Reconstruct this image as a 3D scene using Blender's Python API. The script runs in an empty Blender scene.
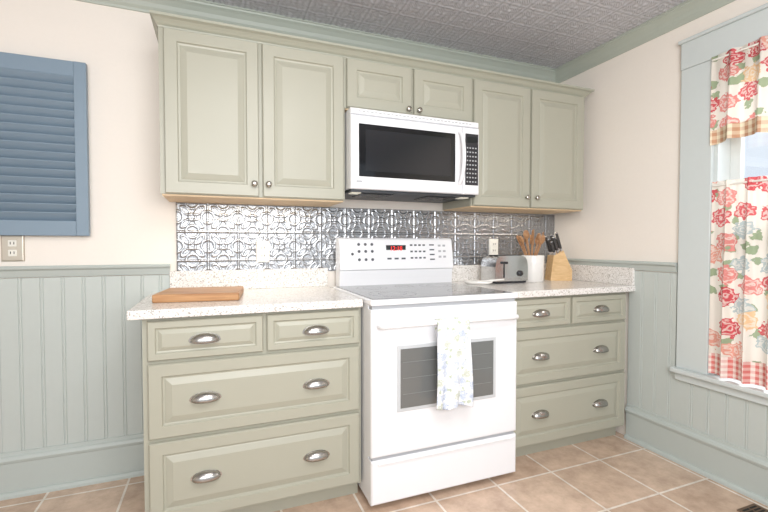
import bpy, bmesh, math, random
import numpy as np
from mathutils import Vector, Matrix
random.seed(4)
sc=bpy.context.scene
sc.view_settings.view_transform='Standard'
sc.view_settings.look='None'
COL=bpy.context.collection
XR=2.288; ZC=2.389; XL=-2.4; YF=-4.6

# ---------------------------------------------------------------- materials
def lin(c):
    return tuple(((v/255)/12.92 if v/255<=.04045 else ((v/255+.055)/1.055)**2.4) for v in c)+(1,)
def newmat(name):
    m=bpy.data.materials.new(name); m.use_nodes=True
    nt=m.node_tree; b=nt.nodes['Principled BSDF']
    return m,nt,b
def N(nt,t,**k):
    n=nt.nodes.new(t)
    for a,v in k.items(): setattr(n,a,v)
    return n
def L(nt,a,b): nt.links.new(a,b)
def mat(name,rgb,rough=.5,metal=0.,var=.03,bump=0.,bscale=40,coat=0,spec=.5):
    m,nt,b=newmat(name)
    c=lin(rgb)
    tc=N(nt,'ShaderNodeTexCoord')
    nz=N(nt,'ShaderNodeTexNoise'); nz.inputs['Scale'].default_value=bscale; nz.inputs['Detail'].default_value=3
    L(nt,tc.outputs['Object'],nz.inputs['Vector'])
    mx=N(nt,'ShaderNodeMix',data_type='RGBA')
    mx.inputs[6].default_value=tuple(x*(1-var) for x in c[:3])+(1,)
    mx.inputs[7].default_value=tuple(min(1,x*(1+var)) for x in c[:3])+(1,)
    L(nt,nz.outputs['Fac'],mx.inputs[0]); L(nt,mx.outputs[2],b.inputs['Base Color'])
    b.inputs['Roughness'].default_value=rough; b.inputs['Metallic'].default_value=metal
    b.inputs['Coat Weight'].default_value=coat
    b.inputs['Specular IOR Level'].default_value=spec
    if bump:
        bp=N(nt,'ShaderNodeBump'); bp.inputs['Strength'].default_value=bump; bp.inputs['Distance'].default_value=.002
        L(nt,nz.outputs['Fac'],bp.inputs['Height']); L(nt,bp.outputs[0],b.inputs['Normal'])
    return m
M={}
M['wall']=mat('cream_wall_paint',(238,231,222),.7,var=.015,bump=.15,bscale=60)
M['wains']=mat('wainscot_paint',(191,198,194),.5,var=.02)
M['trim']=mat('trim_paint',(185,193,189),.42,var=.015)
M['ccrown']=mat('ceiling_crown_paint',(174,181,171),.42,var=.015)
M['casing']=mat('casing_paint',(203,210,209),.42,var=.015)
M['sage']=mat('sage_cabinet_paint',(170,169,154),.36,var=.02,bscale=8)
M['sagecrown']=mat('sage_crown_paint',(168,169,154),.42,var=.02)
M['white']=mat('white_enamel',(236,237,240),.22,var=.005,coat=.3)
M['whitep']=mat('white_plastic',(232,230,222),.35,var=.01)
M['blackglass']=mat('black_glass',(16,17,19),.06,var=.01,spec=.5)
M['panel']=mat('dark_control_panel',(45,46,50),.25)
M['cooktop']=mat('cooktop_glass',(128,130,132),.09,var=.02)
M['burner']=mat('burner_print',(158,160,162),.12)
M['dark']=mat('dark_gap',(30,30,30),.6)
M['underm']=mat('dark_metal_underside',(75,78,82),.4,.6)
M['pewter']=mat('pewter_pull',(178,175,170),.26,1.0,var=.08,bscale=90)
M['nickel']=mat('nickel_knob',(185,181,173),.25,1.0)
M['chrome']=mat('chrome',(205,205,205),.14,1.0)
M['shutter']=mat('blue_shutter_paint',(128,147,163),.45,var=.03,bscale=12)
M['ply']=mat('underside_wood',(226,200,164),.5,var=.08,bscale=20)
M['ceramic']=mat('white_ceramic',(238,236,232),.2,coat=.4)
M['brownm']=mat('brown_register',(120,95,75),.4,.5)
M['plate']=mat('brushed_plate',(200,192,178),.35,.6)
M['key']=mat('keypad_grey',(85,88,94),.5)
M['keyl']=mat('keypad_light',(170,172,176),.5)
M['knifeh']=mat('knife_handle',(58,54,52),.4)

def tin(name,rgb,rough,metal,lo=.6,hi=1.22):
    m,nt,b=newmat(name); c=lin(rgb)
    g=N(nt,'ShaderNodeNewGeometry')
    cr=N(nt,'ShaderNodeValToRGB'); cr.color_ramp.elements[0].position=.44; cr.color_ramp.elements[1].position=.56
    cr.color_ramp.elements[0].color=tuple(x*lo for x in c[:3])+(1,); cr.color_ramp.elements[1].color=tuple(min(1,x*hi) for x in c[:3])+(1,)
    L(nt,g.outputs['Pointiness'],cr.inputs[0]); L(nt,cr.outputs[0],b.inputs['Base Color'])  # relief shading put into the colour: hollows darker, ridges lighter
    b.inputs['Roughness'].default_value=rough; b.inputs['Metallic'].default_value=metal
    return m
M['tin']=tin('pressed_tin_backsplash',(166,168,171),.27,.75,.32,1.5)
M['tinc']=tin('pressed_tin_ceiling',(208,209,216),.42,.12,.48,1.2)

def wood(name,a,bcol,scale=6,rot=(0,0,0),rough=.45):
    m,nt,b=newmat(name)
    tc=N(nt,'ShaderNodeTexCoord'); mp=N(nt,'ShaderNodeMapping'); mp.inputs['Scale'].default_value=(1,12,12); mp.inputs['Rotation'].default_value=rot
    L(nt,tc.outputs['Object'],mp.inputs[0])
    nz=N(nt,'ShaderNodeTexNoise'); nz.inputs['Scale'].default_value=scale; nz.inputs['Detail'].default_value=5; nz.inputs['Distortion'].default_value=.6
    L(nt,mp.outputs[0],nz.inputs['Vector'])
    cr=N(nt,'ShaderNodeValToRGB'); cr.color_ramp.elements[0].position=.3; cr.color_ramp.elements[1].position=.7
    cr.color_ramp.elements[0].color=lin(a); cr.color_ramp.elements[1].color=lin(bcol)
    L(nt,nz.outputs['Fac'],cr.inputs[0]); L(nt,cr.outputs[0],b.inputs['Base Color']); b.inputs['Roughness'].default_value=rough
    return m
M['board']=wood('butcher_block_wood',(160,112,72),(204,158,110),5)
M['bamboo']=wood('knife_block_wood',(208,170,120),(228,194,146),5,(0,math.pi/2,0))
M['spoon']=wood('utensil_wood',(140,98,66),(180,138,98),8,(0,math.pi/2,0))

def quartz():
    m,nt,b=newmat('speckled_quartz')
    tc=N(nt,'ShaderNodeTexCoord')
    v=N(nt,'ShaderNodeTexVoronoi'); v.inputs['Scale'].default_value=220
    L(nt,tc.outputs['Object'],v.inputs['Vector'])
    cr=N(nt,'ShaderNodeValToRGB'); e=cr.color_ramp; e.interpolation='CONSTANT'
    e.elements[0].color=lin((176,170,162)); e.elements[0].position=0
    e.elements[1].color=lin((230,227,223)); e.elements[1].position=.12
    x=e.elements.new(.70); x.color=lin((213,209,204)); x=e.elements.new(.90); x.color=lin((240,238,236))
    s=N(nt,'ShaderNodeSeparateColor'); L(nt,v.outputs['Color'],s.inputs[0]); L(nt,s.outputs[0],cr.inputs[0])
    L(nt,cr.outputs[0],b.inputs['Base Color']); b.inputs['Roughness'].default_value=.22
    return m
M['quartz']=quartz()

def floor_mat():
    m,nt,b=newmat('beige_floor_tile')
    tc=N(nt,'ShaderNodeTexCoord'); mp=N(nt,'ShaderNodeMapping'); mp.inputs['Location'].default_value=(.08,.10,0)
    L(nt,tc.outputs['Object'],mp.inputs[0])
    br=N(nt,'ShaderNodeTexBrick'); br.offset=0; br.squash=1
    br.inputs['Scale'].default_value=1; br.inputs['Brick Width'].default_value=.33; br.inputs['Row Height'].default_value=.33
    br.inputs['Mortar Size'].default_value=.0055; br.inputs['Mortar Smooth'].default_value=.15; br.inputs['Bias'].default_value=0
    br.inputs['Color1'].default_value=lin((214,190,170)); br.inputs['Color2'].default_value=lin((203,177,156)); br.inputs['Mortar'].default_value=lin((236,228,218))
    L(nt,mp.outputs[0],br.inputs['Vector'])
    nz=N(nt,'ShaderNodeTexNoise'); nz.inputs['Scale'].default_value=8; nz.inputs['Detail'].default_value=7; nz.inputs['Roughness'].default_value=.7
    L(nt,tc.outputs['Object'],nz.inputs['Vector'])
    cr=N(nt,'ShaderNodeValToRGB'); cr.color_ramp.elements[0].position=.34; cr.color_ramp.elements[1].position=.66
    cr.color_ramp.elements[0].color=(.76,.73,.70,1); cr.color_ramp.elements[1].color=(1.1,1.09,1.08,1)
    L(nt,nz.outputs['Fac'],cr.inputs[0])
    mx=N(nt,'ShaderNodeMix',data_type='RGBA',blend_type='MULTIPLY'); mx.inputs[0].default_value=1
    L(nt,br.outputs['Color'],mx.inputs[6]); L(nt,cr.outputs[0],mx.inputs[7]); L(nt,mx.outputs[2],b.inputs['Base Color'])
    b.inputs['Roughness'].default_value=.27
    bp=N(nt,'ShaderNodeBump'); bp.invert=True; bp.inputs['Strength'].default_value=.5; bp.inputs['Distance'].default_value=.003
    L(nt,br.outputs['Fac'],bp.inputs['Height']); L(nt,bp.outputs[0],b.inputs['Normal'])
    return m
M['floor']=floor_mat()

def floral(name,axes,scale,bg,cols,flower=.36,leafcol=(120,150,95),trans=.35,leafthr=.3):
    m,nt,b=newmat(name)
    tc=N(nt,'ShaderNodeTexCoord'); sp=N(nt,'ShaderNodeSeparateXYZ'); L(nt,tc.outputs['Object'],sp.inputs[0])
    cb=N(nt,'ShaderNodeCombineXYZ'); L(nt,sp.outputs[axes[0]],cb.inputs[0]); L(nt,sp.outputs[axes[1]],cb.inputs[1])
    nz=N(nt,'ShaderNodeTexNoise'); nz.inputs['Scale'].default_value=scale*4; nz.inputs['Detail'].default_value=3
    L(nt,cb.outputs[0],nz.inputs['Vector'])
    def layer(sc_,off,thr,noiseamt):
        mp=N(nt,'ShaderNodeMapping'); mp.inputs['Location'].default_value=off; L(nt,cb.outputs[0],mp.inputs[0])
        v=N(nt,'ShaderNodeTexVoronoi',voronoi_dimensions='2D'); v.inputs['Scale'].default_value=sc_; v.inputs['Randomness'].default_value=.75
        L(nt,mp.outputs[0],v.inputs['Vector'])
        ma=N(nt,'ShaderNodeMath',operation='MULTIPLY_ADD'); L(nt,nz.outputs['Fac'],ma.inputs[0]); ma.inputs[1].default_value=noiseamt; L(nt,v.outputs['Distance'],ma.inputs[2])
        lt=N(nt,'ShaderNodeMath',operation='LESS_THAN'); L(nt,ma.outputs[0],lt.inputs[0]); lt.inputs[1].default_value=thr+noiseamt*.5
        return v,ma,lt
    v1,d1,f1=layer(scale,(0,0,0),flower,.75)
    v2,d2,f2=layer(scale*1.6,(.37,.21,0),leafthr,.9)
    s=N(nt,'ShaderNodeSeparateColor'); L(nt,v1.outputs['Color'],s.inputs[0])
    cr=N(nt,'ShaderNodeValToRGB'); e=cr.color_ramp; e.interpolation='CONSTANT'
    n=len(cols)
    e.elements[0].color=lin(cols[0]); e.elements[1].position=1/n; e.elements[1].color=lin(cols[1])
    for i in range(2,n):
        x=e.elements.new(i/n); x.color=lin(cols[i])
    L(nt,s.outputs[0],cr.inputs[0])
    w=N(nt,'ShaderNodeMath',operation='SINE'); k=N(nt,'ShaderNodeMath',operation='MULTIPLY'); k.inputs[1].default_value=32; L(nt,d1.outputs[0],k.inputs[0]); L(nt,k.outputs[0],w.inputs[0])
    gt=N(nt,'ShaderNodeMapRange'); L(nt,w.outputs[0],gt.inputs[0]); gt.inputs[1].default_value=-.2; gt.inputs[2].default_value=.9; gt.inputs[4].default_value=.7
    pt=N(nt,'ShaderNodeMix',data_type='RGBA'); L(nt,gt.outputs[0],pt.inputs[0]); L(nt,cr.outputs[0],pt.inputs[6]); pt.inputs[7].default_value=lin(bg)
    a=N(nt,'ShaderNodeMix',data_type='RGBA'); a.inputs[6].default_value=lin(bg); a.inputs[7].default_value=lin(leafcol)
    g2=N(nt,'ShaderNodeSeparateColor'); L(nt,v2.outputs['Color'],g2.inputs[0])
    gg=N(nt,'ShaderNodeMath',operation='GREATER_THAN'); gg.inputs[1].default_value=.45; L(nt,g2.outputs[1],gg.inputs[0])
    gm=N(nt,'ShaderNodeMath',operation='MULTIPLY'); L(nt,gg.outputs[0],gm.inputs[0]); L(nt,f2.outputs[0],gm.inputs[1])
    L(nt,gm.outputs[0],a.inputs[0])
    c=N(nt,'ShaderNodeMix',data_type='RGBA'); L(nt,f1.outputs[0],c.inputs[0]); L(nt,a.outputs[2],c.inputs[6]); L(nt,pt.outputs[2],c.inputs[7])
    L(nt,c.outputs[2],b.inputs['Base Color']); b.inputs['Roughness'].default_value=.85; b.inputs['Specular IOR Level'].default_value=.1
    if trans:
        t=N(nt,'ShaderNodeBsdfTranslucent'); L(nt,c.outputs[2],t.inputs[0]); ms=N(nt,'ShaderNodeMixShader'); ms.inputs[0].default_value=trans
        L(nt,b.outputs[0],ms.inputs[1]); L(nt,t.outputs[0],ms.inputs[2]); L(nt,ms.outputs[0],nt.nodes['Material Output'].inputs[0])
    return m
M['floral']=floral('floral_curtain_cloth',(1,2),9.5,(228,222,212),[(200,88,94),(216,140,134),(226,192,152),(206,100,104),(176,188,188),(220,158,142)],.40,(156,170,140),.18)
M['towel']=floral('floral_towel_cloth',(0,2),21,(230,232,236),[(176,188,208),(196,204,218),(190,196,178)],.36,(188,196,178),0,.25)
def gingham(name,c1,c2,s):
    m,nt,b=newmat(name)
    tc=N(nt,'ShaderNodeTexCoord'); sp=N(nt,'ShaderNodeSeparateXYZ'); L(nt,tc.outputs['Object'],sp.inputs[0])
    outs=[]
    for ax in (1,2):
        k=N(nt,'ShaderNodeMath',operation='MULTIPLY'); k.inputs[1].default_value=s; L(nt,sp.outputs[ax],k.inputs[0])
        f=N(nt,'ShaderNodeMath',operation='FRACT'); L(nt,k.outputs[0],f.inputs[0])
        g=N(nt,'ShaderNodeMath',operation='GREATER_THAN'); g.inputs[1].default_value=.5; L(nt,f.outputs[0],g.inputs[0]); outs.append(g)
    ad=N(nt,'ShaderNodeMath',operation='MULTIPLY_ADD'); L(nt,outs[0].outputs[0],ad.inputs[0]); ad.inputs[1].default_value=.6
    k2=N(nt,'ShaderNodeMath',operation='MULTIPLY'); k2.inputs[1].default_value=.4; L(nt,outs[1].outputs[0],k2.inputs[0]); L(nt,k2.outputs[0],ad.inputs[2])
    mx=N(nt,'ShaderNodeMix',data_type='RGBA'); L(nt,ad.outputs[0],mx.inputs[0]); mx.inputs[6].default_value=lin(c1); mx.inputs[7].default_value=lin(c2)
    L(nt,mx.outputs[2],b.inputs['Base Color']); b.inputs['Roughness'].default_value=.85
    return m
M['ging']=gingham('red_gingham_hem',(236,224,216),(210,118,112),38)
M['plaid']=gingham('plaid_hem',(230,220,194),(190,146,116),30)
def emis(name,rgb,s):
    m,nt,b=newmat(name); b.inputs['Base Color'].default_value=lin(rgb); b.inputs['Emission Color'].default_value=lin(rgb); b.inputs['Emission Strength'].default_value=s; return m
M['led']=emis('red_led',(230,40,35),1.2)
M['lens']=emis('lamp_lens',(225,220,205),.4)
def glassm():
    m,nt,b=newmat('window_glass')
    t=N(nt,'ShaderNodeBsdfTransparent'); g=N(nt,'ShaderNodeBsdfGlossy'); g.inputs['Roughness'].default_value=.02
    ms=N(nt,'ShaderNodeMixShader'); ms.inputs[0].default_value=.06
    L(nt,t.outputs[0],ms.inputs[1]); L(nt,g.outputs[0],ms.inputs[2]); L(nt,ms.outputs[0],nt.nodes['Material Output'].inputs[0]); return m
M['glass']=glassm()

# ---------------------------------------------------------------- mesh helpers
def group(name,loc):
    e=bpy.data.objects.new(name,None); e.location=loc; e.empty_display_size=.05; COL.objects.link(e); return e
def fin(name,bm,mt,parent=None,smooth=False):
    me=bpy.data.meshes.new(name); bmesh.ops.recalc_face_normals(bm,faces=bm.faces); bm.to_mesh(me); bm.free()
    o=bpy.data.objects.new(name,me); COL.objects.link(o)
    if mt: me.materials.append(M[mt] if isinstance(mt,str) else mt)
    if smooth:
        for p in me.polygons: p.use_smooth=True
    if parent: o.parent=parent; o.matrix_parent_inverse=Matrix.Translation(-Vector(parent.location))
    return o
def addbox(bm,x0,x1,y0,y1,z0,z1,bev=0,seg=2,Mx=None):
    r=bmesh.ops.create_cube(bm,size=1,matrix=Matrix.Translation(((x0+x1)/2,(y0+y1)/2,(z0+z1)/2))@Matrix.Diagonal((x1-x0,y1-y0,z1-z0,1)))
    vs=r['verts']
    if bev:
        es=list({e for v in vs for e in v.link_edges})
        rr=bmesh.ops.bevel(bm,geom=es,offset=bev,segments=seg,affect='EDGES',profile=.5)
        vs=list({v for f in rr['faces'] for v in f.verts}|{v for v in vs if v.is_valid})
    if Mx is not None: bmesh.ops.transform(bm,matrix=Mx,verts=vs)
def box(name,x0,x1,y0,y1,z0,z1,mt,parent=None,bev=0,seg=2,Mx=None):
    bm=bmesh.new(); addbox(bm,x0,x1,y0,y1,z0,z1,bev,seg,Mx); return fin(name,bm,mt,parent)
def rpanel(name,x0,x1,z0,z1,yb,mt,parent,prof):
    bm=bmesh.new(); prev=None
    for ins,o in prof:
        y=yb-o
        r=[bm.verts.new(p) for p in ((x0+ins,y,z0+ins),(x1-ins,y,z0+ins),(x1-ins,y,z1-ins),(x0+ins,y,z1-ins))]
        if prev:
            for i in range(4): bm.faces.new((prev[i],prev[(i+1)%4],r[(i+1)%4],r[i]))
        else: bm.faces.new(r[::-1])
        prev=r
    bm.faces.new(prev)
    return fin(name,bm,mt,parent)
DOOR=[(0,0),(0,.014),(.004,.019),(.052,.019),(.056,.011),(.064,.0095),(.068,.0115),(.092,.0185),(.095,.0185)]
DRAW=[(0,0),(0,.014),(.004,.019),(.026,.019),(.030,.012),(.035,.0105),(.050,.018),(.052,.018)]
DRAW2=[(0,0),(0,.014),(.004,.019),(.046,.019),(.050,.011),(.056,.0095),(.060,.0115),(.082,.0185),(.085,.0185)]
def lathe(name,prof,c,mt,parent=None,axis='Z',n=32,smooth=True):
    bm=bmesh.new(); rings=[]
    for r,h in prof:
        ring=[]
        for i in range(n):
            a=2*math.pi*i/n
            if axis=='Z': p=(c[0]+r*math.cos(a),c[1]+r*math.sin(a),c[2]+h)
            else: p=(c[0]+r*math.cos(a),c[1]-h,c[2]+r*math.sin(a))
            ring.append(bm.verts.new(p))
        rings.append(ring)
    for a,b in zip(rings,rings[1:]):
        for i in range(n): bm.faces.new((a[i],a[(i+1)%n],b[(i+1)%n],b[i]))
    bm.faces.new(rings[0]); bm.faces.new(rings[-1])
    return fin(name,bm,mt,parent,smooth)
def extrude_profile(name,pts,axis,a0,a1,mt,parent=None,closed=True,smooth=False):
    bm=bmesh.new()
    def P(p,t):
        return {'x':(t,p[0],p[1]),'y':(p[0],t,p[1]),'z':(p[0],p[1],t)}[axis]
    A=[bm.verts.new(P(p,a0)) for p in pts]; B=[bm.verts.new(P(p,a1)) for p in pts]
    n=len(pts)
    for i in range(n if closed else n-1): bm.faces.new((A[i],A[(i+1)%n],B[(i+1)%n],B[i]))
    if closed: bm.faces.new(A); bm.faces.new(B[::-1])
    return fin(name,bm,mt,parent,smooth)
def tube(name,path,r,mt,parent=None):
    cu=bpy.data.curves.new(name,'CURVE'); cu.dimensions='3D'; s=cu.splines.new('POLY'); s.points.add(len(path)-1)
    for p,q in zip(s.points,path): p.co=(*q,1)
    cu.bevel_depth=r; cu.bevel_resolution=4; cu.use_fill_caps=True
    o=bpy.data.objects.new('tmp',cu); COL.objects.link(o)
    dg=bpy.context.evaluated_depsgraph_get(); me=bpy.data.meshes.new_from_object(o.evaluated_get(dg)); bpy.data.objects.remove(o)
    me.name=name; me.materials.clear(); me.materials.append(M[mt]); ob=bpy.data.objects.new(name,me); COL.objects.link(ob)
    for p in me.polygons: p.use_smooth=True
    if parent: ob.parent=parent; ob.matrix_parent_inverse=Matrix.Translation(-Vector(parent.location))
    return ob
def disc(bm,c,r,axis='y',n=20,t=.0015):
    rot=Matrix.Rotation(math.pi/2,4,'X') if axis=='y' else Matrix.Identity(4)
    bmesh.ops.create_cone(bm,cap_ends=True,segments=n,radius1=r,radius2=r,depth=t,matrix=Matrix.Translation(c)@rot)
def gridmesh(name,nx,ny,P,mt,parent=None,smooth=True):
    X,Y,Z=P
    co=np.stack([X,Y,Z],-1).reshape(-1,3).astype(np.float32)
    me=bpy.data.meshes.new(name); me.vertices.add(len(co)); me.vertices.foreach_set('co',co.ravel())
    i=np.arange(nx-1)[:,None]*ny+np.arange(ny-1)[None,:]; i=i.ravel()
    q=np.stack([i,i+ny,i+ny+1,i+1],-1).astype(np.int32)
    me.loops.add(q.size); me.loops.foreach_set('vertex_index',q.ravel())
    me.polygons.add(len(q)); me.polygons.foreach_set('loop_start',np.arange(0,q.size,4,dtype=np.int32)); me.polygons.foreach_set('loop_total',np.full(len(q),4,np.int32))
    me.polygons.foreach_set('use_smooth',np.full(len(q),smooth)); me.update(calc_edges=True); me.validate()
    o=bpy.data.objects.new(name,me); COL.objects.link(o); me.materials.append(M[mt])
    if parent: o.parent=parent; o.matrix_parent_inverse=Matrix.Translation(-Vector(parent.location))
    return o
G=lambda x,s: np.exp(-(x/s)**2)
def tinpat(a,b,T):
    """framed square, diagonal petals, centre button"""
    u=2*np.abs((a/T)%1-.5); v=2*np.abs((b/T)%1-.5)
    r=np.hypot(u,v); p=(u+v)/2**.5; q=(u-v)/2**.5
    h=.9*G(1-np.maximum(u,v),.05)
    h+=.7*G(r-.2,.06)+.6*G(r,.09)
    e=((p-.62)/.36)**2+(q/.17)**2
    h+=.8*G(e-1,.35)+.35*np.clip(1-e,0,1)
    h+=.6*G(np.hypot(1-u,v)-.42,.06)+.6*G(np.hypot(u,1-v)-.42,.06)
    return h

# ---------------------------------------------------------------- room shell
box('floor',XL,XR+.15,YF,.15,-.05,0,'floor')
box('wall_back',XL-.1,XR+.15,0,.12,0,ZC+.1,'wall')
box('wall_left',XL-.1,XL,YF,0,0,ZC+.1,'wall')
WY0,WY1,WZ0,WZ1=-1.06,-1.93,.50,2.065
bm=bmesh.new()
addbox(bm,XR,XR+.15,WY0,0,0,ZC+.1); addbox(bm,XR,XR+.15,YF,WY1,0,ZC+.1)
addbox(bm,XR,XR+.15,WY1,WY0,0,WZ0); addbox(bm,XR,XR+.15,WY1,WY0,WZ1,ZC+.1)
fin('wall_right',bm,'wall')
nx,ny=720,700
xs=np.linspace(XL,XR,nx); ys=np.linspace(YF,0,ny); A,B=np.meshgrid(xs,ys,indexing='ij')
hh=tinpat(A,B,.152)
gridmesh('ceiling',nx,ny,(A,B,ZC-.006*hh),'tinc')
def crownpts(z):
    return [(0,z),(0,z-.085),(.008,z-.085),(.012,z-.075),(.022,z-.062),(.030,z-.045),(.045,z-.028),(.058,z-.018),(.06,z-.010),(.066,z-.008),(.066,z)]
extrude_profile('trim_1',[(-d,z) for d,z in crownpts(ZC)],'x',XL,XR,'ccrown')
extrude_profile('trim_2',[(XR-d,z) for d,z in crownpts(ZC)],'y',YF,0,'ccrown')
def beadpts(a0,a1,pitch=.082,t=.012,g=.0035):
    pts=[(a0,0),(a0,t)]; a=a0+pitch
    while a<a1-.01:
        pts+=[(a-.005,t),(a-.003,t-g),(a-.001,t-g),(a+.001,t),(a+.004,t+.0006),(a+.007,t),(a+.009,t-g*.8),(a+.011,t)]
        a+=pitch
    return pts+[(a1,t),(a1,0)]
extrude_profile('wainscot_1',[(a,-d) for a,d in beadpts(XL,-.20)],'z',.02,1.0,'wains')  # beadboard wainscot, as are the next three panels
extrude_profile('wainscot_2',[(XR-d,-a) for a,d in beadpts(.62,.90)],'z',.02,1.0,'wains')
extrude_profile('wainscot_3',[(XR-d,-a) for a,d in beadpts(.90,4.6)],'z',.02,.47,'wains')
extrude_profile('wainscot_4',[(XR-d,-a) for a,d in beadpts(2.12,4.6)],'z',.47,1.0,'wains')
def railpts(z): return [(0,z),(.012,z),(.016,z+.012),(.022,z+.03),(.034,z+.038),(.036,z+.046),(.032,z+.052),(0,z+.052)]
extrude_profile('trim_3',[(-d,z) for d,z in railpts(1.004)],'x',XL,-.22,'trim')
extrude_profile('trim_4',[(XR-d,z) for d,z in railpts(1.006)],'y',-.90,0,'trim')
extrude_profile('trim_5',[(XR-d,z) for d,z in railpts(1.006)],'y',YF,-2.09,'trim')
def basepts(): return [(0,0),(.038,0),(.037,.012),(.030,.022),(.022,.024),(.022,.155),(.030,.160),(.033,.172),(.028,.184),(.020,.190),(.018,.205),(0,.205)]
extrude_profile('baseboard_back',[(-d,z) for d,z in basepts()],'x',XL,-.262,'trim')
extrude_profile('baseboard_right',[(XR-d,z) for d,z in basepts()],'y',YF,-.622,'trim')
extrude_profile('baseboard_left',[(XL+d,z) for d,z in basepts()],'y',YF,0,'trim')

# ---------------------------------------------------------------- window
w=group('window_1',(XR,-1.5,1.3))
cw=.150; t=.022
box('casing_far',XR-t,XR,WY0-.004,WY0+cw,.505,WZ1-.005,'casing',w,.003)
box('casing_near',XR-t,XR,WY1-cw,WY1+.004,.505,WZ1-.005,'casing',w,.003)
box('casing_head',XR-t-.002,XR,WY1-cw-.002,WY0+cw+.002,WZ1-.004,2.195,'casing',w,.003)
box('casing_cap',XR-t-.014,XR,WY1-cw-.012,WY0+cw+.012,2.195,2.213,'casing',w,.004)
box('stool',XR-.055,XR+.10,WY1-cw-.012,WY0+cw+.012,.480,.505,'casing',w,.006)
box('apron',XR-.03,XR-.0,WY1-cw,WY0+cw,.440,.480,'casing',w,.003)
box('jamb_far',XR+.001,XR+.14,WY0-.02,WY0-.0005,.506,WZ1-.0205,'casing',w)
box('jamb_near',XR+.001,XR+.14,WY1+.0005,WY1+.02,.506,WZ1-.0205,'casing',w)
box('jamb_head',XR+.001,XR+.14,WY1+.0005,WY0-.0005,WZ1-.02,WZ1-.0005,'casing',w)
def sash(nm,x,z0,z1):
    bm=bmesh.new(); a,b_=WY1+.021,WY0-.021
    addbox(bm,x,x+.03,a,a+.045,z0,z1); addbox(bm,x,x+.03,b_-.045,b_,z0,z1)
    addbox(bm,x,x+.03,a+.045,b_-.045,z0,z0+.05); addbox(bm,x,x+.03,a+.045,b_-.045,z1-.04,z1)
    fin(nm,bm,'casing',w); box(nm+'_glass',x+.013,x+.017,a+.04,b_-.04,z0+.04,z1-.03,'glass',w)
sash('lower_sash',XR+.06,.507,1.30); sash('upper_sash',XR+.095,1.26,WZ1-.022)

def curtain(name,z0,z1,y0,y1,x,folds,mt,hem,hemh,swag=0):
    g=group(name,(x,(y0+y1)/2,z1))
    def sheet(nm,za,zb,mm,off):
        nu,nv=220,40
        u=np.linspace(0,1,nu); v=np.linspace(0,1,nv); U,V=np.meshgrid(u,v,indexing='ij')
        zz=za+(zb-za)*V; s=(zz-z0)/(z1-z0)
        zz=zz+swag*np.sin(U*math.pi*3)*(1-s)
        amp=.009+.015*(1-s)
        X=x+off+amp*np.sin(U*folds*2*math.pi+.6*np.sin(U*9))+.005*np.sin(U*folds*4.3*math.pi+1)
        Y=y0+(y1-y0)*U+.006*np.cos(U*folds*2*math.pi)
        gridmesh(nm,nu,nv,(X,Y,zz),mm,g)
    sheet('cloth',z0+hemh,z1,mt,0); sheet('hem',z0,z0+hemh+.004,hem,-.0)
    tube('rod',[(x+.0,y0,z1-.02),(x,y1,z1-.02)],.005,'whitep',g)
    return g
curtain('cafe_curtain',.518,1.460,WY0-.018,WY1+.018,XR-.030,9,'floral','ging',.10)
curtain('window_valance',1.640,2.068,WY0-.008,WY1+.008,XR-.036,7,'floral','plaid',.07,.012)

# ---------------------------------------------------------------- backsplash
T=.15
x0,x1,z0,z1=-.19,XR-.001,1.0,1.370
nx=int((x1-x0)/.0032); nz=int((z1-z0)/.0032)
A,B=np.meshgrid(np.linspace(x0,x1,nx),np.linspace(z0,z1,nz),indexing='ij')
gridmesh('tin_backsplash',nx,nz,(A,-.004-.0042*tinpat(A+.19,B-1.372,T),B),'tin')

# ---------------------------------------------------------------- hardware
def knob(c,parent):
    lathe('knob',[(.005,0),(.005,.010),(.008,.014),(.0135,.018),(.0145,.023),(.012,.028),(.004,.030)],c,'nickel',parent,'Y',20)
def cuppull(c,parent,a=.052,h=.030,b=.027):
    bm=bmesh.new(); nu,nv=24,10; g=[]
    for i in range(nu+1):
        u=math.pi*i/nu; row=[]
        for j in range(nv+1):
            v=math.pi/2*j/nv*1.12
            row.append(bm.verts.new((c[0]+a*math.cos(u),c[1]-.002-b*math.sin(u)**.8*math.sin(v),c[2]-.006+h*math.sin(u)**.9*math.cos(v))))
        g.append(row)
    for i in range(nu):
        for j in range(nv):
            bm.faces.new((g[i][j],g[i+1][j],g[i+1][j+1],g[i][j+1]))
    bmesh.ops.remove_doubles(bm,verts=bm.verts,dist=1e-5)
    o=fin('cup_pull',bm,'pewter',parent,True)
    s=o.modifiers.new('s','SOLIDIFY'); s.thickness=.0022
    bm=bmesh.new()
    n=28; A=[];B=[]
    for i in range(n):
        t_=2*math.pi*i/n
        x=c[0]+(a+.006)*math.cos(t_); z=c[2]-.004+(h*.95)*math.sin(t_)*(1 if math.sin(t_)>0 else .55)
        A.append(bm.verts.new((x,c[1],z))); B.append(bm.verts.new((x,c[1]-.0025,z)))
    bm.faces.new(A); bm.faces.new(B[::-1])
    for i in range(n): bm.faces.new((A[i],A[(i+1)%n],B[(i+1)%n],B[i]))
    fin('pull_plate',bm,'pewter',parent)

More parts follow.
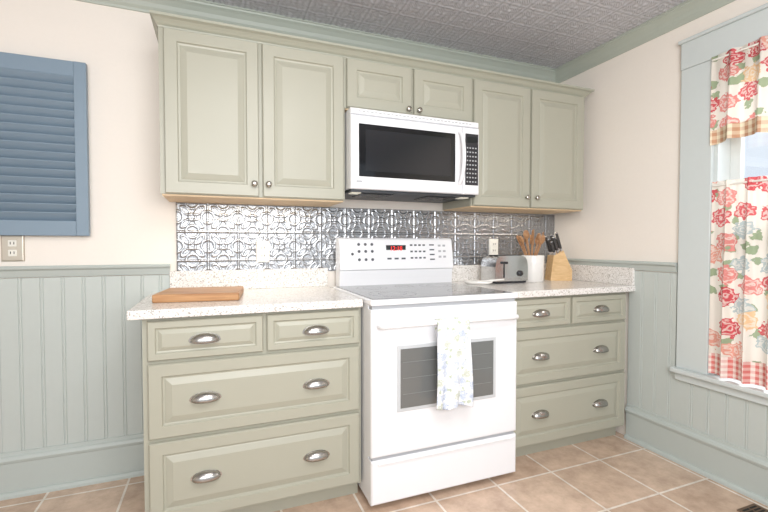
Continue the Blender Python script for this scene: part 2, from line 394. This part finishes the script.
# ---------------------------------------------------------------- base cabinets
def base_cab(x0,x1,mid,pulls):
    g=group('base_cabinet',((x0+x1)/2,-.3,0))
    bm=bmesh.new(); addbox(bm,x0,x1,-.62,-.02,.075,.879); addbox(bm,x0+.0,x1,-.57,-.02,0,.08)
    fin('carcass',bm,'sage',g)
    yb=-.62
    rpanel('drawer_front',x0+.018,mid-.008,.716,.866,yb,'sage',g,DRAW)
    rpanel('drawer_front',mid+.008,x1-.012,.716,.866,yb,'sage',g,DRAW)
    rpanel('drawer_front',x0+.018,x1-.012,.418,.702,yb,'sage',g,DRAW2)
    rpanel('drawer_front',x0+.018,x1-.012,.088,.402,yb,'sage',g,DRAW2)
    for px in pulls:
        for z in (.787,.556,.245): cuppull((px,yb-.018,z),g)
    return g
base_cab(-.262,.600,.182,(-.045,.393))
base_cab(1.378,2.245,1.818,(1.605,2.035))
def ctop(name,x0,x1,splash):
    g=group(name,((x0+x1)/2,-.33,.9))
    box('slab',x0,x1,-.662,-.006,.879,.914,'quartz',g,.005,3)
    for (a,b,c,d) in splash: box('upstand',a,b,c,d,.914,1.018,'quartz',g,.003)
ctop('countertop',-.305,.598,[(-.222,.598,-.028,-.006)])
ctop('countertop',1.372,XR-.002,[(1.372,XR-.002,-.028,-.006),(XR-.026,XR-.002,-.655,-.028)])

# ---------------------------------------------------------------- upper cabinets
def upper(x0,x1,zb,doors,kn):
    g=group('upper_cabinet',((x0+x1)/2,-.17,(zb+2.1)/2))
    box('carcass',x0,x1,-.330,-.006,zb+.006,2.12,'sage',g)
    box('underside_panel',x0+.006,x1-.006,-.322,-.008,zb-.001,zb+.007,'ply',g)
    for a,b in doors: rpanel('door',a,b,zb+.008,2.093,-.331,'sage',g,DOOR)
    for k in kn: knob((k[0],-.350,k[1]),g)
    return g
u1=upper(-.225,.612,1.372,[(-.205,.190),(.208,.603)],[(.168,1.437),(.232,1.437)])
u2=upper(.612,1.362,1.842,[(.620,.978),(.994,1.354)],[(.955,1.872),(1.017,1.872)])
u3=upper(1.362,2.215,1.372,[(1.372,1.766),(1.784,2.190)],[(1.738,1.437),(1.812,1.437)])
prof=[(.0,2.098),(.004,2.098),(.006,2.104),(.014,2.110),(.022,2.118),(.032,2.126),(.042,2.130),(.046,2.132),(.046,2.142),(0,2.142)]
bm=bmesh.new()
path=[(-.225,-.006,(-1,0)),(-.225,-.33,(-1,-1)),(2.215,-.33,(1,-1)),(2.215,-.006,(1,0))]
rr=[]
for x,y,(dx,dy) in path: rr.append([bm.verts.new((x+dx*d*(.6 if dx<0 else .8),y+dy*d,z)) for d,z in prof])
for a,b in zip(rr,rr[1:]):
    for i in range(len(prof)): bm.faces.new((a[i],a[(i+1)%len(prof)],b[(i+1)%len(prof)],b[i]))
bm.faces.new(rr[0]); bm.faces.new(rr[-1][::-1])
fin('trim_6',bm,'sagecrown')
box('trim_8',-.225,2.215,-.33,-.006,2.121,2.142,'sagecrown')

# ---------------------------------------------------------------- microwave
mw=group('microwave',(.985,-.2,1.63))
mx0,mx1,mz0,mz1=.618,1.360,1.430,1.830
box('body',mx0,mx1,-.395,-.012,mz0+.004,mz1,'white',mw,.004)
rp=[(0,0),(0,.016),(.003,.022),(.008,.025),(.012,.025)]
rpanel('door_frame',mx0,1.254,mz0,1.795,-.395,'white',mw,rp)
rpanel('control_frame',1.257,mx1,mz0,1.795,-.395,'white',mw,rp)
rpanel('top_vent',mx0,mx1,1.798,mz1,-.395,'white',mw,[(0,0),(0,.010),(.004,.018),(.006,.018)])
bm=bmesh.new()
addbox(bm,mx0+.04,1.205,-.4225,-.418,1.492,1.752,.002)
fin('door_glass',bm,'blackglass',mw)
box('inner_window',mx0+.075,1.175,-.4235,-.422,1.52,1.725,mat('mw_screen',(34,35,38),.12),mw)
box('control_panel',1.268,1.350,-.4225,-.418,1.480,1.760,'panel',mw,.001)
bm=bmesh.new()
for i in range(4):
    for j in range(9):
        addbox(bm,1.276+i*.0175,1.276+i*.0175+.009,-.4235,-.4222,1.495+j*.023,1.495+j*.023+.007)
fin('keypad',bm,'keyl',mw)
box('clock_display',1.276,1.342,-.4235,-.422,1.712,1.742,'blackglass',mw)
hp=[(1.232,-.420-.045*math.sin(math.pi*i/16)**.5,1.485+.28*i/16) for i in range(17)]
tube('handle',hp,.0115,'white',mw)
bm=bmesh.new()
for i in range(30): addbox(bm,mx0+.04+i*.022,mx0+.04+i*.022+.014,-.4145,-.412,1.812,1.816)
fin('vent_slots',bm,'keyl',mw)
box('underside',mx0+.008,mx1-.008,-.392,-.015,mz0-.010,mz0+.006,'underm',mw)
bm=bmesh.new()
for a in (.70,1.08):
    for i in range(14): addbox(bm,a+i*.013,a+i*.013+.008,-.34,-.17,mz0-.014,mz0-.009)
fin('grease_filters',bm,'panel',mw)
bm=bmesh.new(); addbox(bm,.64,.69,-.36,-.30,mz0-.014,mz0-.009); addbox(bm,1.28,1.33,-.36,-.30,mz0-.014,mz0-.009); fin('lamp_lens',bm,'lens',mw)
box('brand_badge',.645,.675,-.4205,-.4195,1.462,1.472,'keyl',mw)

# ---------------------------------------------------------------- stove
st=group('electric_range',(.98,-.36,0))
sx0,sx1=.604,1.368; FY=-.745; BF=FY+.05
box('body',sx0+.004,sx1-.004,BF,-.035,.03,.895,'white',st)
bm=bmesh.new()
for x in (sx0+.05,sx1-.05):
    for y in (-.60,-.1): bmesh.ops.create_cone(bm,cap_ends=True,segments=16,radius1=.02,radius2=.015,depth=.03,matrix=Matrix.Translation((x,y,.015)))
fin('feet',bm,'dark',st)
box('cooktop_frame',sx0,sx1,FY,-.10,.893,.918,'white',st,.007,3)
box('cooktop_surface',sx0+.018,sx1-.018,FY+.025,-.125,.917,.9205,'cooktop',st,.001)
bm=bmesh.new()
def ring(bm,c,r0,r1,n=48):
    a=[bm.verts.new((c[0]+r0*math.cos(2*math.pi*i/n),c[1]+r0*math.sin(2*math.pi*i/n),c[2])) for i in range(n)]
    b=[bm.verts.new((c[0]+r1*math.cos(2*math.pi*i/n),c[1]+r1*math.sin(2*math.pi*i/n),c[2])) for i in range(n)]
    for i in range(n): bm.faces.new((a[i],a[(i+1)%n],b[(i+1)%n],b[i]))
for c,r in (((.78,-.56),.115),((.78,-.27),.085),((1.18,-.56),.09),((1.18,-.27),.105),((.98,-.25),.055)):
    ring(bm,(c[0],c[1],.9209),r,r-.004); ring(bm,(c[0],c[1],.9209),r*.6,r*.6-.003)
fin('burner_rings',bm,'burner',st)
rpanel('oven_door',sx0+.002,sx1-.002,.236,.876,BF-.003,'white',st,[(0,0),(0,.036),(.005,.044),(.012,.047),(.016,.047)])
rpanel('window_border',.724,1.236,.425,.715,FY,mat('oven_window_border',(196,199,202),.15),st,[(0,0),(0,.003),(.002,.004),(.013,.004)])
rpanel('door_window',.739,1.221,.440,.700,FY-.002,mat('oven_glass',(108,110,109),.06,spec=.9),st,[(0,0),(0,.003),(.001,.0035)])
bm=bmesh.new()
for z in (.50,.57,.64): addbox(bm,.75,1.21,FY-.0062,FY-.0052,z,z+.002)
fin('oven_rack',bm,mat('oven_rack_metal',(132,134,134),.3),st)
hz=.812
pts=[(sx0+.035,FY+.002,hz-.004),(sx0+.037,FY-.03,hz-.002)]+[(sx0+.045+(sx1-sx0-.09)*i/20,FY-.042-.014*math.sin(math.pi*i/20),hz+.004*math.sin(math.pi*i/20)) for i in range(21)]+[(sx1-.037,FY-.03,hz-.002),(sx1-.035,FY+.002,hz-.004)]
tube('door_handle',pts,.0125,'white',st)
rpanel('storage_drawer',sx0+.002,sx1-.002,.030,.222,BF-.003,'white',st,[(0,0),(0,.036),(.005,.044),(.010,.046),(.014,.046)])
box('drawer_gap',sx0+.01,sx1-.01,FY+.015,BF+.005,.220,.238,'keyl',st)
box('door_gap',sx0+.01,sx1-.01,FY+.015,BF+.005,.874,.894,'keyl',st)
box('drawer_lip',sx0+.03,sx1-.03,FY-.007,FY+.003,.206,.216,'white',st,.003)
gx0,gx1=.642,1.364
extrude_profile('backguard',[(-.035,.90),(-.118,.90),(-.122,.955),(-.128,1.005),(-.138,1.012),(-.128,1.10),(-.112,1.183),(-.100,1.192),(-.040,1.192)],'x',gx0,gx1,'white',st)
def gy(z): return -.138+.010*(z-1.012)/.088 if z<1.10 else -.128+.016*(z-1.10)/.083
def gpad(bm,x,z,w,h):
    addbox(bm,x-w/2,x+w/2,gy(z)-.0015,gy(z)+.004,z-h/2,z+h/2)
bm=bmesh.new()
for x in (.755,.795,.835):
    for z in (1.068,1.115,1.155): 
        disc(bm,(x,gy(z)-.0005,z),.0085,'y',20,.003)
disc(bm,(.715,gy(1.10)-.0005,1.10),.008,'y',20,.003)
fin('burner_controls',bm,'key',st)
bm=bmesh.new(); gpad(bm,.985,1.13,.125,.042); fin('clock_window',bm,'panel',st)
cu=bpy.data.curves.new('d','FONT'); cu.body='12:18'; cu.size=.036; cu.align_x='CENTER'; cu.align_y='CENTER'; cu.extrude=.0004
to=bpy.data.objects.new('t',cu); COL.objects.link(to); to.location=(.985,gy(1.13)-.0035,1.13); to.rotation_euler=(math.radians(90),0,0)
bpy.context.view_layer.update(); dg=bpy.context.evaluated_depsgraph_get(); me=bpy.data.meshes.new_from_object(to.evaluated_get(dg)); me.transform(to.matrix_world); bpy.data.objects.remove(to)
me.materials.clear(); me.materials.append(M['led']); o=bpy.data.objects.new('clock_digits',me); COL.objects.link(o); o.parent=st; o.matrix_parent_inverse=Matrix.Translation(-Vector(st.location))
bm=bmesh.new()
for i in range(4):
    for j in range(3): gpad(bm,1.085+i*.028,1.075+j*.038,.016,.010)
for j in range(4): gpad(bm,1.222,1.065+j*.029,.032,.008)
for i in range(3): gpad(bm,.94+i*.045,1.072,.026,.010)
fin('keypad',bm,'key',st)
bm=bmesh.new()
for j in range(3):
    for i in range(2): gpad(bm,1.275+i*.032,1.08+j*.034,.018,.012)
fin('keypad_soft',bm,'keyl',st)
# towel over the handle
nu,nv=50,120
u=np.linspace(-.5,.5,nu); s=np.linspace(0,1,nv); U,S=np.meshgrid(u,s,indexing='ij')
Lb,Lf=.18,.375; r=.0165; arc=math.pi*r; tot=Lb+arc+Lf; D=S*tot
hy=FY-.0555; hzz=hz+.003
Y=np.where(D<Lb,hy+r,np.where(D<Lb+arc,hy+r*np.cos((D-Lb)/r),hy-r)); Z=np.where(D<Lb,hzz-(Lb-D),np.where(D<Lb+arc,hzz+r*np.sin((D-Lb)/r),hzz-(D-Lb-arc)))
dn=np.clip((D-Lb-arc)/Lf,0,1); bk=np.clip((Lb-D)/Lb,0,1)
wd=(.160+.024*dn)*(1-.2*bk)
X=.962+U*wd+.008*dn*np.sin(3*dn)+.02*bk
Y=Y-np.where(D>Lb+arc,1,0)*(.004+.007*dn*(1+np.sin(U*14+dn*2))+.004*dn*np.sin(U*31))
Z=Z+.006*dn*np.sin(U*9)
tw=gridmesh('dish_towel',nu,nv,(X,Y,Z),'towel'); m_=tw.modifiers.new('s','SOLIDIFY'); m_.thickness=.002; m_.offset=1

# ---------------------------------------------------------------- shutter
sh=group('louvered_shutter',(-.85,-.02,1.6))
a0,a1,b0,b1=-1.13,-.560,1.195,2.005
bm=bmesh.new(); yk=-.013
addbox(bm,a0,a0+.05,yk-.03,yk,b0,b1,.003); addbox(bm,a1-.05,a1,yk-.03,yk,b0,b1,.003)
addbox(bm,a0+.05,a1-.05,yk-.028,yk,b0,b0+.07,.003); addbox(bm,a0+.05,a1-.05,yk-.028,yk,b1-.07,b1,.003)
fin('frame',bm,'shutter',sh)
bm=bmesh.new(); nl=17; zz0,zz1=b0+.07,b1-.07
for i in range(nl):
    zc=zz0+(i+.5)*(zz1-zz0)/nl
    Mx=Matrix.Translation((0,yk-.014,zc))@Matrix.Rotation(math.radians(38),4,'X')
    addbox(bm,a0+.048,a1-.048,-.003,.003,-.024,.024,.002,1,Mx)
fin('louvers',bm,'shutter',sh)
box('backing',a0+.04,a1-.04,yk+.001,-.001,b0+.02,b1-.02,'shutter',sh)

# ---------------------------------------------------------------- outlets
def outlet(cx,cz,mt='whitep',y=-.012,w=.07,h=.115):
    g=group('wall_outlet',(cx,y,cz))
    rpanel('cover_plate',cx-w/2,cx+w/2,cz-h/2,cz+h/2,y,mt,g,[(0,-.008),(0,.002),(.003,.005),(.006,.006)])
    for dz in (-.022,.022):
        box('socket',cx-.016,cx+.016,y-.0085,y-.004,cz+dz-.015,cz+dz+.015,'whitep',g,.003)
        bm=bmesh.new(); addbox(bm,cx-.008,cx-.005,y-.009,y-.008,cz+dz-.005,cz+dz+.007); addbox(bm,cx+.005,cx+.008,y-.009,y-.008,cz+dz-.005,cz+dz+.007); fin('slots',bm,'dark',g)
outlet(.238,1.115); outlet(1.755,1.135)
outlet(-.862,1.138,'plate',-.004,.085,.12)

# ---------------------------------------------------------------- counter objects
cb=box('cutting_board',-.17,.17,-.15,.15,0,.034,'board',None,.006,3)
cb.location=(-.062,-.335,.9142); cb.rotation_euler=(0,0,math.radians(-7))
tg=group('toaster',(1.70,-.20,.914))
tp=[]
for i in range(0,33):
    a=math.pi*i/32; tp.append((1.70+.122*(abs(math.cos(a))**.35)*(1 if math.cos(a)>0 else -1),.928+.158*(math.sin(a)**.35 if i not in (0,32) else 0)))
extrude_profile('shell',tp,'y',-.275,-.125,'chrome',tg)
box('base',1.585,1.815,-.272,-.128,.9142,.932,'panel',tg,.004)
bm=bmesh.new(); addbox(bm,1.61,1.79,-.235,-.212,1.083,1.0885); addbox(bm,1.61,1.79,-.188,-.165,1.083,1.0885); fin('slots',bm,'dark',tg)
lathe('browning_dial',[(.018,0),(.018,.010),(.014,.016)],(1.76,-.275,.975),'panel',tg,'Y',20)
box('lever_slot',1.637,1.645,-.277,-.274,.95,1.05,'dark',tg)
box('lever',1.625,1.657,-.295,-.275,1.035,1.05,'panel',tg,.003)
lathe('utensil_crock',[(.066,0),(.070,.004),(.072,.165),(.070,.17),(.064,.168),(.062,.02),(.0,.02)],(1.925,-.20,.9142),'ceramic',None,'Z',40)
def rod(bm,p,q,r0,r1,n=10):
    p=Vector(p);q=Vector(q); d=q-p
    bmesh.ops.create_cone(bm,cap_ends=True,segments=n,radius1=r0,radius2=r1,depth=d.length,matrix=Matrix.Translation((p+q)/2)@d.to_track_quat('Z','Y').to_matrix().to_4x4())
def head(bm,q,d,sx,sy,sz,rot=0):
    bmesh.ops.create_uvsphere(bm,u_segments=14,v_segments=8,radius=1,matrix=Matrix.Translation(q)@Vector(d).to_track_quat('Z','Y').to_matrix().to_4x4()@Matrix.Rotation(rot,4,'Z')@Matrix.Diagonal((sx,sy,sz,1)))
bm=bmesh.new()
C0=Vector((1.920,-.20,.94))
for k in range(11):
    a=k*2*math.pi/11+.3; base=C0+Vector((.02*math.cos(a+3),.02*math.sin(a+3),0)); top=C0+Vector((.070*math.cos(a)-.012,.055*math.sin(a),.215+.045*random.random()))
    rod(bm,base,top,.004,.0055); d=top-base
    if k%3==0: head(bm,top+d.normalized()*.022,d,.020,.006,.032,a)
    elif k%3==1:
        Mx=Matrix.Translation(top+d.normalized()*.025)@d.to_track_quat('Z','Y').to_matrix().to_4x4()@Matrix.Rotation(a,4,'Z')
        addbox(bm,-.019,.019,-.003,.003,-.03,.035,.004,2,Mx)
    else: head(bm,top+d.normalized()*.016,d,.016,.010,.024,a)
fin('wooden_utensils',bm,'spoon',None,True)
kg=group('knife_block',(2.13,-.19,.914))
R=Matrix.Translation((2.145,-.19,.9142))@Matrix.Rotation(math.radians(-20),4,'Z')
bm=bmesh.new()
prof=[(-.07,0),(.075,0),(.075,.07),(.015,.20),(-.05,.165)]
A=[bm.verts.new(R@Vector((p[0],-.05,p[1]))) for p in prof]; B=[bm.verts.new(R@Vector((p[0],.05,p[1]))) for p in prof]
n=len(prof)
for i in range(n): bm.faces.new((A[i],A[(i+1)%n],B[(i+1)%n],B[i]))
bm.faces.new(A); bm.faces.new(B[::-1]); fin('block',bm,'bamboo',kg)
bm=bmesh.new(); bm2=bmesh.new()
d=Vector((-.28,0,.95)).normalized()
for i in range(3):
    for j in range(3):
        p=Vector((-.035+.022*i,-.034+.034*j,.170+.012*i)); ln=.07+.018*((i+j)%3)
        rod(bm2,R@p,R@(p+d*.02),.0075,.0075,8)
        Mx=R@Matrix.Translation(p+d*(.02+ln/2))@d.to_track_quat('Z','Y').to_matrix().to_4x4()
        addbox(bm,-.006,.006,-.0085,.0085,-ln/2,ln/2,.004,2,Mx)
        addbox(bm2,-.0065,.0065,-.0085,.0085,ln/2-.004,ln/2+.006,.002,1,Mx)
fin('knife_handles',bm,'knifeh',kg); fin('knife_bolsters',bm2,'chrome',kg)
sg=group('spoon_rest',(1.47,-.27,.914))
bm=bmesh.new(); n=32
def sr(a,s,z):
    x=.045*math.cos(a)*s; y=.075*math.sin(a)*s*(1.25 if math.sin(a)<0 else 1)
    Rr=Matrix.Translation((1.46,-.25,.9145))@Matrix.Rotation(math.radians(52),4,'Z'); return Rr@Vector((x,y,z))
rings=[[bm.verts.new(sr(2*math.pi*i/n,s,z)) for i in range(n)] for s,z in ((.7,0),(.95,.010),(1.05,.020),(1.0,.021),(.88,.010),(.6,.005))]
for a,b in zip(rings,rings[1:]):
    for i in range(n): bm.faces.new((a[i],a[(i+1)%n],b[(i+1)%n],b[i]))
bm.faces.new(rings[0]); bm.faces.new(rings[-1]); fin('dish',bm,'ceramic',sg,True)
bm=bmesh.new(); rod(bm,(1.475,-.25,.932),(1.60,-.33,.945),.005,.006); head(bm,(1.455,-.235,.930),(-.125,.08,-.013),.02,.006,.03,0); fin('spoon',bm,'ceramic',sg,True)

fr=group('floor_register',(2.15,-1.45,0))
box('frame',2.09,2.215,-1.62,-1.30,.0,.004,'brownm',fr,.001)
bm=bmesh.new()
for i in range(19):
    for j in range(2): addbox(bm,2.105+j*.05,2.148+j*.05,-1.605+i*.0158,-1.597+i*.0158,.0035,.0048)
fin('louvers',bm,'dark',fr)

# ---------------------------------------------------------------- light
wd_=bpy.data.worlds.new('World'); sc.world=wd_; wd_.use_nodes=True
bg=wd_.node_tree.nodes['Background']; bg.inputs[0].default_value=(.80,.89,1,1); bg.inputs[1].default_value=1.05
def area(name,loc,target,size,power,col=(1,1,1)):
    l=bpy.data.lights.new(name,'AREA'); l.shape='RECTANGLE'; l.size=size[0]; l.size_y=size[1]; l.energy=power; l.color=col
    o=bpy.data.objects.new(name,l); COL.objects.link(o); o.location=loc; o.rotation_euler=(Vector(target)-Vector(loc)).to_track_quat('-Z','Y').to_euler(); return o
area('ceiling_light',(.4,-2.3,2.33),(.4,-2.0,0),(1.0,1.0),29,(1,.985,.96))
area('window_daylight',(XR+1.5,-1.5,3.0),(1.4,-1.45,.9),(1.6,1.6),190,(.96,.98,1))
area('front_fill',(-.6,-3.9,1.9),(.9,0,1.1),(1.6,1.2),48,(1,.985,.96))  # unseen soft fill lamp, added behind the camera to light the cabinets
area('ceiling_fill',(.5,-3.0,1.5),(.8,-1.2,2.39),(1.0,.8),27,(1,1,1))  # unseen upward lamp, added to brighten the ceiling
for x,e in ((.19,1.4),(1.79,.7)):
    area('under_cabinet_light',(x,-.16,1.366),(x,-.16,0),(.6,.03),e,(1,.9,.76))

# ---------------------------------------------------------------- camera
cd=bpy.data.cameras.new('camera'); cd.sensor_width=36; cd.lens=424.57/768*36; cd.clip_start=.02
co=bpy.data.objects.new('camera',cd); COL.objects.link(co); co.location=(0,-2.4248,1.1549)
co.rotation_euler=(math.radians(90-1.558),0,math.radians(-21.545)); sc.camera=co
